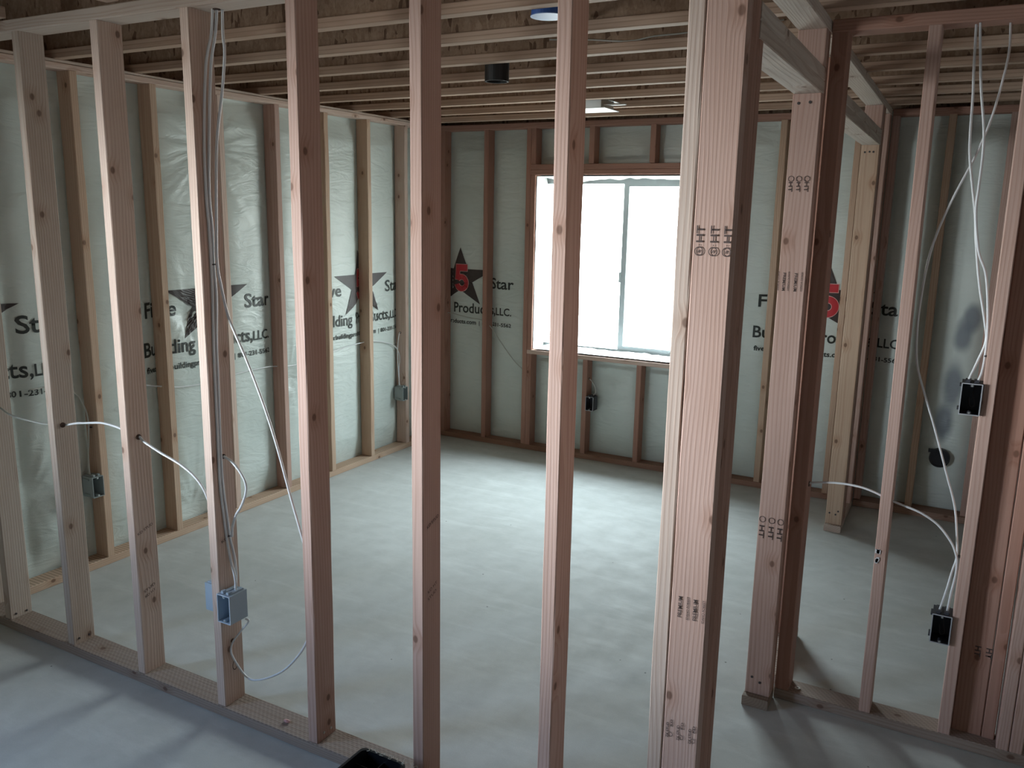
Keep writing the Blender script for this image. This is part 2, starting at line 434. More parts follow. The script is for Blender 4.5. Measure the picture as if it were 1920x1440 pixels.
# ------------------------------------------------------------------ setting
struct(box('floor', (-3.6, -4.6, -0.12), (3.0, 3.95, 0.0), SLAB))
struct(box('ceiling', (-3.6, -4.6, 2.546), (3.0, 3.95, 2.566), OSB))
def holed_wall(name, axis, p0, p1, a0, a1, z0, z1, ha0=None, ha1=None, hz0=None, hz1=None, mat=WALLC):
    bm = bmesh.new()
    def put(u0, u1, w0, w1):
        if axis == 'Y': bm_box(bm, (u0, p0, w0), (u1, p1, w1))
        else: bm_box(bm, (p0, u0, w0), (p1, u1, w1))
    if ha0 is None: put(a0, a1, z0, z1)
    else:
        put(a0, ha0, z0, z1); put(ha1, a1, z0, z1); put(ha0, ha1, z0, hz0); put(ha0, ha1, hz1, z1)
    return struct(from_bm(name, bm, mat))
holed_wall('wall_back', 'Y', 3.68, 3.92, -3.6, 3.0, 0.0, 2.545, -2.335, -1.0, 0.695, 1.95)
holed_wall('wall_left', 'X', -3.45, -3.21, -4.54, 3.68, 0.0, 2.545, -2.61, -1.39, 0.75, 1.97)
holed_wall('wall_left_added_jamb', 'X', -3.21, -3.15, -4.30, -1.0, 0.0, 2.30, -2.61, -1.39, 0.75, 1.97)  # unseen, added to deepen the side window recess and cut grazing light
holed_wall('wall_right', 'X', 2.70, 2.94, -4.54, 3.68, 0.0, 2.545)
holed_wall('wall_front', 'Y', -4.54, -4.30, -3.21, 2.70, 0.0, 2.545)

# ---- printed vinyl insulation blankets, billowing between the studs
LSTUD = [0.607 + 0.4064*j for j in range(7)]
PINS_L = [(1.405, 2.007, 0.36, 0.022), (1.197, 1.149, 0.17, 0.022), (1.202, 0.09, 0.30, 0.030), (1.952, 0.70, 0.22, 0.018), (0.307, 0.423, 0.25, 0.018), (2.69, 1.02, 0.16, 0.016)]
PINS_B = [(-1.66, 0.60, 0.20, 0.020), (-2.893, 1.17, 0.09, 0.012), (0.40, 0.47, 0.14, 0.014), (-0.42, 1.5, 0.25, 0.015)]
def folds(u, z, pins):
    d = 0.0
    for i, (pu, pz, rad, dep) in enumerate(pins):
        r = math.hypot(u-pu, z-pz)
        if r < rad*2.6:
            th = math.atan2(z-pz, u-pu)
            env = math.exp(-(r/rad)**2)
            d -= dep*math.exp(-(r/(rad*0.35))**2)
            n = noise.noise(Vector((math.cos(th)*4.6+i*9, math.sin(th)*4.6, r*1.2)))*0.8 + noise.noise(Vector((math.cos(th)*11+i*5, math.sin(th)*11, r*2.0)))
            d += 0.0062*env*min(1, r/0.06)*n
    return d
def bays(u, studs):
    lo, hi = -99.0, 99.0
    for s in studs:
        if s <= u: lo = max(lo, s+0.038)
        else: hi = min(hi, s)
    if lo < -50 or hi > 50: return 0.6
    t = (u-lo)/(hi-lo); t = min(1, max(0, t))
    return 1-abs(2*t-1)**4
LS = [-0.95, -0.6, -0.02, 0.26] + LSTUD + [3.47]
def left_x(y, z):
    edge = min(1.0, max(0.0, (z-0.03)/0.16))*min(1.0, max(0.0, (2.245-z)/0.12))
    b = bays(y, LS)
    n = noise.noise(Vector((y*2.1, z*1.4, 3.7)))*0.008 + noise.noise(Vector((y*5.5+1.7*z, z*8.5, 1.2)))*0.0035
    return -3.1315 + 0.033*b*edge + (n + folds(y, z, PINS_L))*b*edge
BS = [-3.034, -2.668, -2.328, -2.291, -1.852, -1.449, -1.040, -1.003, -0.634, -0.215, -0.030, 0.252, 0.545, 0.98, 1.45]
def back_y(x, z):
    edge = min(1.0, max(0.0, (z-0.03)/0.16))*min(1.0, max(0.0, (2.245-z)/0.12))
    b = bays(x, BS)
    n = noise.noise(Vector((x*2.1, z*1.4, 9.3)))*0.007 + noise.noise(Vector((x*5.0-1.2*z, z*7.5, 6.2)))*0.003
    y = 3.5835 - 0.024*b*edge - (n + folds(x, z, PINS_B))*b*edge
    if -2.36 < x < -0.93 and (1.90 < z < 2.07 or 0.66 < z < 0.79): y = max(y, 3.583)
    return max(y, 3.583) if x < -2.98 else y
def blanket(name, fn, u0, u1, z0, z1, step, skip=None, mat=None):
    nu, nz = int((u1-u0)/step), int((z1-z0)/step)
    vs = []; fs = []
    for j in range(nz+1):
        for i in range(nu+1): vs.append(fn(u0+(u1-u0)*i/nu, z0+(z1-z0)*j/nz))
    for j in range(nz):
        for i in range(nu):
            u = u0+(u1-u0)*(i+.5)/nu; z = z0+(z1-z0)*(j+.5)/nz
            if skip and skip(u, z): continue
            a = j*(nu+1)+i; fs.append((a, a+1, a+nu+2, a+nu+1))
    bm = bmesh.new()
    bv = [bm.verts.new(v) for v in vs]
    for f in fs: bm.faces.new([bv[i] for i in f])
    for v in list(bm.verts):
        if not v.link_faces: bm.verts.remove(v)
    me = bpy.data.meshes.new(name); bm.to_mesh(me); bm.free()
    for p in me.polygons: p.use_smooth = True
    return link(name, me, mat or VINYL)
lb = blanket('insulation_blanket', lambda y, z: (left_x(y, z), y, z), -0.95, 3.545, 0.005, 2.30, 0.0115)
tag(lb, 'pale green vinyl insulation blanket with printed lettering on the long left wall', 'insulation', 'vinyl faced insulation blankets')
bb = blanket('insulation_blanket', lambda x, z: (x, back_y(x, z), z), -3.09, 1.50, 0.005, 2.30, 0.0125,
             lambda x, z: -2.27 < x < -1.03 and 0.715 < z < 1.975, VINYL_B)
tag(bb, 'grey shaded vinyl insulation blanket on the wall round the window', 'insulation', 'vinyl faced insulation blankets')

def logo(carrier, centre, place, lim=-9.0, shift=0.0):
    """The printed mark: a dark star with a red numeral between two words, then two lines of lettering."""
    root = empty('printed_logo'); root.parent = carrier
    def put(name, bm, mat, du, dz, lift):
        bend(bm, lambda a, b: place(centre+du+a, dz+b, lift))
        bmesh.ops.delete(bm, geom=[v for v in bm.verts if v.co.x < lim], context='VERTS')
        if not bm.faces: bm.free(); return None
        return from_bm(name, bm, mat, root)
    # star with squashed proportions
    out = [(0, 1.440), (0.272, 1.281), (0.172, 1.026), (-0.172, 1.026), (-0.272, 1.281)]
    c = Vector((0, 1.2107)); inn = []
    def isect(a, b, c_, d):
        a, b, c_, d = map(Vector, (a, b, c_, d)); r = b-a; s = d-c_
        t = ((c_-a).x*s.y-(c_-a).y*s.x)/(r.x*s.y-r.y*s.x); return a+r*t
    for i in range(5):
        inn.append(isect(out[i], out[(i+2) % 5], out[(i+1) % 5], out[(i-1) % 5]))
    ring = []
    for i in range(5): ring += [Vector(out[i]), inn[i]]
    bm = bmesh.new()
    cv = bm.verts.new((c.x, c.y, 0)); rv = [bm.verts.new((p.x, p.y, 0)) for p in ring]
    for i in range(10): bm.faces.new((cv, rv[i], rv[(i+1) % 10]))
    for _ in range(5):
        es = [e for e in bm.edges if e.calc_length() > 0.02]
        if not es: break
        bmesh.ops.subdivide_edges(bm, edges=es, cuts=1, use_grid_fill=True)
        bmesh.ops.triangulate(bm, faces=[f for f in bm.faces if len(f.verts) > 4])
    put('star', bm, PRINT_STAR, 0, 0, 0.003)
    # numeral: a fat outline and a smaller fill
    def five(g):
        import itertools
        pts = [(0.110+g, 0.196+g), (0.012-g, 0.196+g), (0.004-g, 0.088-g*0.4)]
        cx, cy, ro = 0.060, 0.060, 0.060+g
        lower = []
        for k in range(19):
            a = math.radians(118 - k*(298/18))
            lower.append((cx+ro*1.03*math.cos(a), cy+ro*math.sin(a)))
        inner = []
        ri = 0.026-g
        for k in range(13):
            a = math.radians(-180 + k*(320/12))
            inner.append((cx+ri*math.cos(a), cy+ri*math.sin(a)))
        return pts, lower, inner
    def numeral(g, name, mat, lift):
        bm = bmesh.new()
        def quad(p): bm.faces.new([bm.verts.new((x, y, 0)) for x, y in p])
        quad([(0.010-g, 0.150-g), (0.112+g, 0.150-g), (0.112+g, 0.198+g), (0.012-g, 0.198+g)])
        quad([(0.004-g, 0.086-g), (0.042+g, 0.086-g), (0.046+g, 0.152), (0.010-g, 0.152)])
        cx, cy, n = 0.060, 0.062, 30
        ro, ri = 0.062+g, 0.025-g
        a0, a1 = math.radians(150), math.radians(-165)
        prev = None
        for k in range(n+1):
            a = a0+(a1-a0)*k/n
            p = ((cx+ro*math.cos(a), cy+ro*1.02*math.sin(a)), (cx+ri*math.cos(a), cy+ri*math.sin(a)))
            if prev: quad([prev[0], p[0], p[1], prev[1]])
            prev = p
        bmesh.ops.subdivide_edges(bm, edges=[e for e in bm.edges if e.calc_length() > 0.025], cuts=2, use_grid_fill=True)
        put(name, bm, mat, -0.050+shift, 1.116, lift)
    numeral(0.0035, 'numeral_outline', PRINT_PINK, 0.0045)
    numeral(0.0, 'numeral', PRINT_RED, 0.006)
    for body, u0, u1, z, h in (('Five', -0.400, -0.210, 1.152, 0.080), ('Star', 0.250, 0.455, 1.150, 0.080),
                               ('Building', -0.420, -0.105, 0.958, 0.076), ('Products,', -0.058, 0.300, 0.958, 0.076), ('LLC.', 0.306, 0.440, 0.958, 0.056),
                               ('fivestarbuildingproducts.com', -0.409, 0.140, 0.874, 0.032), ('|', 0.166, 0.170, 0.874, 0.028), ('801-231-5562', 0.190, 0.440, 0.874, 0.027)):
        bm = text_geo(body, u1-u0, h, bold=0.016 if h > 0.05 else 0.022)
        put('lettering', bm, PRINT_BLACK, u0, z, 0.003)
    return root
for cy in (0.066, 1.356, 2.640):
    logo(lb, cy, lambda u, z, l: (left_x(u, z)+l, u, z), shift=-0.035 if cy == 1.356 else 0.0)
for cx in (-2.903, -0.302):
    logo(bb, cx, lambda u, z, l: (u, back_y(u, z)-l, z), -3.085)

# ------------------------------------------------------------------ window in the back wall
w1 = struct(empty('window_1', (-1.667, 3.75, 0.70)))
def wbox(name, parts, mat, dx=-1.667, dy=3.75, dz=0.70, parent=None):
    bm = bmesh.new()
    for a, b in parts: bm_box(bm, (a[0]-dx, a[1]-dy, a[2]-dz), (b[0]-dx, b[1]-dy, b[2]-dz))
    return from_bm(name, bm, mat, parent)
wbox('frame', [((-2.335, 3.74, 0.695), (-2.292, 3.83, 1.95)), ((-1.045, 3.74, 0.695), (-1.0, 3.83, 1.95)),
               ((-2.292, 3.74, 0.695), (-1.045, 3.83, 0.762)), ((-2.292, 3.74, 1.905), (-1.045, 3.83, 1.95))], PVC, parent=w1)
sa = wbox('sash', [((-1.702, 3.742, 0.762), (-1.664, 3.772, 1.905)), ((-1.079, 3.742, 0.762), (-1.045, 3.772, 1.905)),
                   ((-1.664, 3.742, 0.762), (-1.079, 3.772, 0.789)), ((-1.664, 3.742, 1.888), (-1.079, 3.772, 1.905))], PVC, parent=w1)
wbox('latch', [((-1.712, 3.735, 1.235), (-1.700, 3.750, 1.305))], PVC, parent=w1)
wbox('pane', [((-1.664, 3.755, 0.789), (-1.079, 3.759, 1.888))], GLASS, parent=sa)
wbox('pane', [((-2.292, 3.795, 0.762), (-1.690, 3.799, 1.905))], GLASS, parent=w1)
# second window, in the left wall of the near room, beside and behind the camera
w2 = struct(empty('window_2', (-3.42, -2.0, 0.75)))
def w2b(name, parts, mat, parent=None): return wbox(name, parts, mat, -3.42, -2.0, 0.75, parent)
w2b('frame', [((-3.44, -2.61, 0.75), (-3.37, -2.57, 1.97)), ((-3.44, -1.43, 0.75), (-3.37, -1.39, 1.97)),
              ((-3.44, -2.57, 0.75), (-3.37, -1.43, 0.79)), ((-3.44, -2.57, 1.93), (-3.37, -1.43, 1.97)), ((-3.43, -2.02, 0.79), (-3.39, -1.98, 1.93))], PVC, w2)
w2b('pane', [((-3.415, -2.57, 0.79), (-3.411, -2.02, 1.93))], GLASS, w2)
w2b('pane', [((-3.405, -1.98, 0.79), (-3.401, -1.43, 1.93))], GLASS, w2)

# crumpled plastic film tucked round the window opening
def film():
    bm = bmesh.new()
    x0, x1, z0, z1 = -2.253, -1.042, 0.7445, 1.952
    def nz(a, b, c, k=0.012): return k*noise.noise(Vector((a*9, b*9, c)))
    def sheet(f, n, mm):
        g = [[bm.verts.new(f(i/n, j/mm)) for j in range(mm+1)] for i in range(n+1)]
        for i in range(n):
            for j in range(mm): bm.faces.new((g[i][j], g[i+1][j], g[i+1][j+1], g[i][j+1]))
    ya, yb = 3.500, 3.735
    def ragged(t, s): return yb - 0.018 - 0.020*abs(noise.noise(Vector((t*7, s, 0.3))))
    sheet(lambda t, v: (x0 + 0.003 + max(0.0, v-0.40)*-0.05 + abs(nz(t, v, 1.0, 0.022))*(0.2+v) , ya+(ragged(t, 1)-ya)*v, z0+0.006+(z1-z0-0.012)*t), 60, 14)
    sheet(lambda t, v: (x1 - 0.003 + max(0.0, v-0.40)*0.05 - abs(nz(t, v, 2.0, 0.022))*(0.2+v), ya+(ragged(t, 2)-ya)*v, z0+0.006+(z1-z0-0.012)*t), 60, 14)
    sheet(lambda t, v: (x0+0.01+(x1-x0-0.02)*t, ya-0.006+(ragged(t, 3)-ya)*v, z0 + 0.006 + abs(nz(t*1.3, v, 3.0, 0.020))*v + 0.012*math.exp(-((t-0.80)/0.10)**2)*math.exp(-((v-0.55)/0.3)**2)), 60, 14)
    sheet(lambda t, v: (x0+0.01+(x1-x0-0.02)*t, ya+(ragged(t, 4)-ya)*v, z1 - 0.006 - abs(nz(t*1.1, v, 4.0, 0.030))*v - 0.022*v*max(0, math.sin(t*9))), 60, 14)
    return from_bm('plastic_film', bm, FILM, None, True)
tag(film(), 'crumpled white plastic film lining the window opening', 'plastic sheet')

# ------------------------------------------------------------------ near partition
G1 = 'studs of the near partition'
ZT, ZP = 2.264, 0.038
def stud(label, x0, x1, y0, y1, z0=ZP, z1=ZT, group=None, tint=LIGHT, **kw):
    o = board('stud', x0, x1, y0, y1, z0, z1, 'Z', tint, **kw)
    return tag(o, label, 'stud', group)
NS = []
labels = [
    'wall stud at the far left end of the near partition, cut by the photo edge',
    'pale grained near-partition stud left of the stapled cables, cable leaving its drilled hole beside no other stud',
    'near-partition stud directly left of the stud holding two blue outlet boxes',
    'near-partition stud carrying the white cable bundle and two blue outlet boxes',
    'near-partition stud right of the two blue outlet boxes, cable loop passing behind it',
    'straight near-partition stud in the middle, standing behind the black plastic bin',
    'near-partition stud crossing the left half of the window',
]
labels[1] = 'second near-partition stud from the left, a cable arching out of its drilled hole'
tints = [GREYW, GREYW, LIGHT, LIGHT, PINKW, PINKW, PINKW]
for i in range(7):
    x = -2.8101 + 0.4064*i
    NS.append(stud(labels[i], x-0.038, x, 0.0, 0.089, group=G1, tint=tints[i], bow=0.003 if i == 6 else 0.0, wane=0.0035 if i in (0, 4, 6) else 0.0015))
stud('stud where the near partition meets the left wall, outside the left edge', -3.031, -2.993, 0.0, 0.089, group=G1, tint=GREYW)
END = stud('rough stud with frayed knots touching the left side of the wide stamped board', -0.1045, -0.0685, 0.0, 0.089, tint=(0.59, 0.475, 0.41), group=G1, wane=0.005)
bp = tag(board('bottom_plate', -3.034, 0.020, -0.006, 0.095, 0.0, 0.0375, 'X', PLATE, TREATED), 'incised treated bottom plate under the near partition', 'plate', 'floor plates')
tp = tag(board('top_plate', -3.034, 0.020, -0.002, 0.091, 2.2645, 2.302, 'X', GREYW), 'top plate over the near partition, white cables dropping through it', 'plate', 'overhead plates')

# nail heads at the foot of some studs
def nails(st, pts, r=0.0042, axis=(1, 0, 0), mat=None):
    for p in pts:
        o = cyl('nail', p, axis, r, 0.003, mat or NAIL, None, 10); keep_parent(o, st)
nails(NS[4], [(-1.1835, 0.030, 0.062), (-1.1835, 0.063, 0.060)], mat=SCREW)
nails(NS[0], [(-2.8095, 0.022, 0.055), (-2.8095, 0.066, 0.052)], mat=STAPLE)
nails(NS[1], [(-2.4032, 0.022, 0.058), (-2.4032, 0.064, 0.055)], mat=STAPLE)

# ------------------------------------------------------------------ long cross wall with the two door openings
SK = math.atan(0.0155)
def rx(y): return -0.066 - 0.0155*y            # left face of that wall
def rstud(label, y0, y1, z0=ZP, z1=ZT, w=0.086, tint=PINKW, dx=0.0, group='door opening studs', **kw):
    c = rx((y0+y1)/2)+w/2+dx
    return stud(label, c-w/2, c+w/2, y0, y1, z0, z1, group, tint, rz=SK, **kw)
POST = rstud('wide stamped pinkish board facing forward, biggest in view', 0.0, 0.038)
rstud('second board of the stack behind the wide stamped board', 0.0385, 0.0765, tint=RED)
rstud('third board of the stack behind the wide stamped board', 0.077, 0.115, tint=RED)
rstud('shorter trimmer ending the stack behind the wide stamped board, under the door header', 0.1185, 0.1565, ZP, 2.078, tint=RED)
TR2 = rstud('stamped trimmer facing forward across the door opening, two nails at its top', 1.005, 1.043, ZP, 2.078)
rstud('king stud tucked behind the far trimmer of the first door opening', 1.0435, 1.0815, tint=RED)
def header(label, y0, y1, z, tint=SILVER):
    ym = (y0+y1)/2; c = rx(ym)+0.043
    root = empty('door_header', (c, ym, z))
    for k in (0, 1):
        b = board('header_board', c-0.043, c+0.043, y0, y1, z+0.0385*k, z+0.038+0.0385*k, 'Y', tint, rz=SK)
        keep_parent(b, root)
    return tag(root, label, 'header', 'headers over the openings')
header('doubled flat header over the first door opening beside the wide stamped board', 0.119, 1.043, 2.0785)
rstud('split cripple block standing on the far end of the first door header', 1.005, 1.043, 2.156, ZT, tint=PINKW, group='short cripple studs')
tag(board('bottom_plate', rx(0.13)+0.0, rx(0.13)+0.086, 0.096, 0.158, 0.0, 0.0375, 'Y', GREYW, TREATED, rz=SK), 'short floor plate under the stack behind the wide stamped board', 'plate', 'floor plates')
tag(board('bottom_plate', rx(1.03)-0.003, rx(1.03)+0.087, 0.976, 1.0795, 0.0, 0.0375, 'Y', (0.30, 0.24, 0.19), TREATED, rz=SK), 'dark ragged plate end under the stamped trimmer of the first door opening', 'plate', 'floor plates')
tag(board('top_plate', rx(1.78)+0.0, rx(1.78)+0.086, 0.092, 3.484, 2.2645, 2.302, 'Y', SILVER, rz=SK), 'top plate running back over both door openings', 'plate', 'overhead plates')
# second opening
rstud('king stud at the near side of the second opening', 1.512, 1.55, tint=RED)
rstud('trimmer at the near side of the second opening', 1.5505, 1.5885, ZP, 2.07, tint=RED)
tag(board('bottom_plate', rx(1.4), rx(1.4)+0.086, 1.172, 1.60, 0.0, 0.0375, 'Y', GREYW, TREATED, rz=SK), 'floor plate between the two door openings', 'plate', 'floor plates')
TR3 = rstud('knotty tan trimmer facing forward at the far side of the second opening', 2.950, 2.988, ZP, 2.07, tint=TAN)
for k, s in enumerate(('first', 'second', 'third')):
    rstud(s + ' board packed behind the knotty tan trimmer of the second opening', 2.9885+0.0385*k, 3.0265+0.0385*k, tint=(PINKW, RED, RED)[k])
header('doubled flat header over the second opening, farther back', 1.5505, 2.988, 2.0705)
rstud('cripple block standing on the far end of the second header', 2.950, 2.988, 2.148, ZT, tint=PINKW, group='short cripple studs')
for k, s in enumerate(('front', 'middle', 'rear')):
    rstud(s + ' board of the corner stack where the cross wall meets the window wall', 3.366+0.0385*k, 3.404+0.0385*k, tint=PINKW if k == 0 else RED)
tag(board('bottom_plate', rx(3.2)-0.001, rx(3.2)+0.087, 2.925, 3.452, 0.0, 0.0375, 'Y', GREYW, TREATED, rz=SK), 'floor plate end under the knotty tan trimmer', 'plate', 'floor plates')

# ------------------------------------------------------------------ side partition on the right
G3 = 'studs of the side partition'
SE = stud('dark stud ending the side partition against the stamped trimmer, a cable leaving its hole', 0.0065, 0.0545, 1.0825, 1.169, group=G3, tint=RED)
C1 = stud('leaning narrow stud with a white sticker scrap, alone in the middle of the side partition', 0.2905, 0.3265, 1.0825, 1.169, group=G3, tint=PINKW, lean=(-0.014, 0))
C2 = stud('side-partition stud holding the two dark open outlet boxes', 0.536, 0.572, 1.0825, 1.169, group=G3, tint=PINKW)
FL = stud('recessed flat backing board right of the stud with dark outlet boxes', 0.574, 0.662, 1.131, 1.169, group=G3, tint=RED)
stud('stud closing the backing channel at the right of the side partition', 0.664, 0.700, 1.128, 1.169, group=G3, tint=RED)
stud('left board of the doubled stud at the right photo edge', 0.705, 0.740, 1.0825, 1.169, group=G3, tint=PINKW)
stud('right board of the doubled stud at the right photo edge', 0.742, 0.778, 1.0825, 1.169, group=G3, tint=PINKW)
tag(board('bottom_plate', 0.0065, 2.68, 1.080, 1.171, 0.0, 0.0375, 'X', PLATE, TREATED), 'dusty bottom plate under the side partition with the dark outlet boxes', 'plate', 'floor plates')
tag(board('top_plate', 0.0065, 2.68, 1.080, 1.171, 2.2645, 2.302, 'X', RED), 'dark top plate over the side partition, three cables hanging from it', 'plate', 'overhead plates')

# ------------------------------------------------------------------ studs along the left wall
G2 = 'studs along the left insulated wall'
llab = ['left-wall stud with bark edge carrying the grey outlet box, nearest the camera',
        'left-wall stud directly right of the stud with the low grey outlet box',
        'left-wall stud behind the cable bundle, cutting the star emblem before the word Star',
        'reddish left-wall stud with scribbled marks, just right of the printed phone number',
        'bark-edged left-wall stud seen right behind the stud with the looped cable',
        'knotty tan left-wall stud cutting through the second star emblem',
        'left-wall stud nearest the far corner, holding a grey outlet box']
ltint = [TAN, TAN, LIGHT, PINKW, TAN, TAN, LIGHT]
LW = []
for j, y in enumerate(LSTUD):
    LW.append(stud(llab[j], -3.122, -3.035, y, y+0.038, group=G2, tint=ltint[j], wane=0.007 if j in (0, 4) else 0.002))
tag(board('bottom_plate', -3.124, -3.0355, 0.0, 3.575, 0.0, 0.0375, 'Y', TAN, TREATED), 'incised bottom plate along the left insulated wall', 'plate', 'floor plates')
tag(board('top_plate', -3.124, -3.0355, -0.9, 3.575, 2.2645, 2.290, 'Y', LIGHT), 'lower top plate along the left insulated wall', 'plate', 'overhead plates')
tag(board('top_plate', -3.124, -3.0375, -0.9, 3.575, 2.2915, 2.303, 'Y', GREYW, wane=0.003), 'thin upper strip over the left wall top plate', 'plate', 'overhead plates')

# ------------------------------------------------------------------ studs round the window
G4 = 'studs of the window wall'
YB, YE = 3.487, 3.576
def bstud(label, x0, x1, z0=ZP, z1=ZT, group=G4, tint=RED, y=YB, **kw):
    return stud(label, x0, x1, y, y+0.087, z0, z1, group, tint, **kw)
bstud('window-wall stud standing in the far left corner', -3.034, -2.997)
bstud('window-wall stud between the red numeral star and the word Star', -2.668, -2.631)
bstud('outer king stud left of the window', -2.3285, -2.2925)
bstud('inner trimmer left of the window glass', -2.2915, -2.2555, 0.7405, 1.955)
bstud('trimmer right of the window, behind the wide stamped board', -1.040, -1.004, 0.7405, 1.955)
bstud('king stud right of the window, behind the wide stamped board', -1.0035, -0.9665)
bstud('pale window-wall stud left of the stamped door trimmer', -0.634, -0.596, tint=TAN)
bstud('pale window-wall stud left of the knotty tan trimmer', -0.215, -0.180, tint=TAN)
GC = 'short cripple studs'
bstud('short cripple stud under the window sill at its left end', -2.2915, -2.2555, ZP, 0.7095, GC)
CR = bstud('short cripple stud under the window sill holding a dark outlet box', -1.852, -1.816, ZP, 0.7095, GC)
bstud('short cripple stud under the middle right of the window sill', -1.458, -1.422, ZP, 0.7095, GC)
bstud('short cripple stud under the hidden right end of the window sill', -1.040, -1.004, ZP, 0.7095, GC)
bstud('short cripple stud above the left end of the window header', -2.2915, -2.2555, 2.0275, ZT, GC)
bstud('short cripple stud above the window header, left of two', -1.862, -1.825, 2.0275, ZT, GC)
bstud('short cripple stud above the window header, right of two', -1.440, -1.403, 2.0275, ZT, GC)
tag(board('sill_plate', -2.2915, -1.004, YB-0.002, YE, 0.710, 0.740, 'X', LIGHT), 'rough wooden sill plate below the window', 'plate')
wh = empty('window_header', (-1.648, 3.53, 1.955))
for k in (0, 1):
    keep_parent(board('header_board', -2.2915, -1.004, YB-0.002, YE, 1.9555+0.0355*k, 1.990+0.0355*k, 'X', RED), wh)
tag(wh, 'doubled flat header above the window', 'header', 'headers over the openings')
tag(board('bottom_plate', -3.0345, -0.118, YB-0.002, YE, 0.0, 0.0375, 'X', (0.36, 0.22, 0.16), TREATED), 'dark bottom plate below the window wall', 'plate', 'floor plates')
tag(board('top_plate', -3.0345, -0.125, YB-0.002, YE, 2.2645, 2.302, 'X', RED), 'top plate over the window', 'plate', 'overhead plates')
# right-hand stretch of the same wall, seen through the side partition
YR = 3.484
bstud('narrow stud sliver beyond the corner stack where the cross wall ends', -0.030, 0.006, tint=PINKW, y=YR)
bstud('window-wall stud left of the black pipe hole, seen through the side partition', 0.252, 0.289, tint=TAN, y=YR)
bstud('brown window-wall stud right of the black pipe hole', 0.545, 0.582, tint=PINKW, y=YR)
bstud('window-wall stud farthest right, hidden behind the doubled stud', 0.98, 1.018, tint=PINKW, y=YR)
tag(board('bottom_plate', -0.029, 1.5, 3.455, YR+0.087, 0.0, 0.0375, 'X', (0.36, 0.24, 0.18), TREATED), 'dark bottom plate of the back wall seen through the side partition', 'plate', 'floor plates')
tag(board('top_plate', -0.029, 1.5, YR-0.002, YR+0.087, 2.2645, 2.302, 'X', RED), 'top plate of the back wall seen through the side partition', 'plate', 'overhead plates')

# ------------------------------------------------------------------ joists overhead
GJ = 'engineered joists overhead'
def joist(label, x0, x1, y0, y1, axis='X', group=GJ):
    root = empty('ceiling_joist', ((x0+x1)/2, (y0+y1)/2, 2.303))
    z0, z1 = 2.3035, 2.545
    for a, b, n in ((z0, z0+0.036, 'bottom_flange'), (z1-0.036, z1, 'top_flange')):
        f = board(n, x0, x1, y0, y1, a, b, axis, LIGHT, FLANGE, wane=0); keep_parent(f, root)
    c = 0.005
    if axis == 'X': w = box('web', (x0, (y0+y1)/2-c, z0+0.036), (x1, (y0+y1)/2+c, z1-0.036), OSB)
    else: w = box('web', ((x0+x1)/2-c, y0, z0+0.036), ((x0+x1)/2+c, y1, z1-0.036), OSB)
    keep_parent(w, root)
    return tag(root, label, 'joist', group)
jy = [0.155, 0.545, 0.938, 1.332, 1.722, 2.115, 2.518, 2.908, 3.295]
jl = ['engineered joist nearest the near partition, mostly hidden above its top plate',
      'engineered joist just in front of the blue ceiling box',
      'engineered joist just behind the blue ceiling box',
      'engineered joist with a thin cable sagging along it, in front of the black pipe stub',
      'engineered joist just behind the black pipe stub',
      'engineered joist second behind the black pipe stub',
      'engineered joist just in front of the galvanised steel box',
      'engineered joist just behind the galvanised steel box',
      'engineered joist closest to the window wall']
for y, l in zip(jy, jl): joist(l, -3.20, 2.66, y, y+0.048)
for k, x in enumerate((-2.50, -1.93, -1.45, -0.96, -0.47, 0.02, 0.51, 1.0, 1.49, 1.98)):
    joist(('joist running toward the camera at the far left above the near partition' if k == 0 else
           'joist running toward the camera above the second and third studs of the near partition' if k == 1 else
           'joist over the near room running toward the camera, above the picture'), x, x+0.058, -4.29, -0.012, 'Y', 'joists over the near room')
tag(box('rim_board', (-3.205, -0.9, 2.304), (-3.180, 3.66, 2.545), OSB), 'strand rim board above the left wall', 'rim board', 'rim boards above the walls')
bpy.data.objects['rim_board'].scale = (1, 1, 1)
tag(box('rim_board', (-3.175, 3.60, 2.304), (2.66, 3.625, 2.545), OSB), 'strand rim board above the window wall', 'rim board', 'rim boards above the walls')

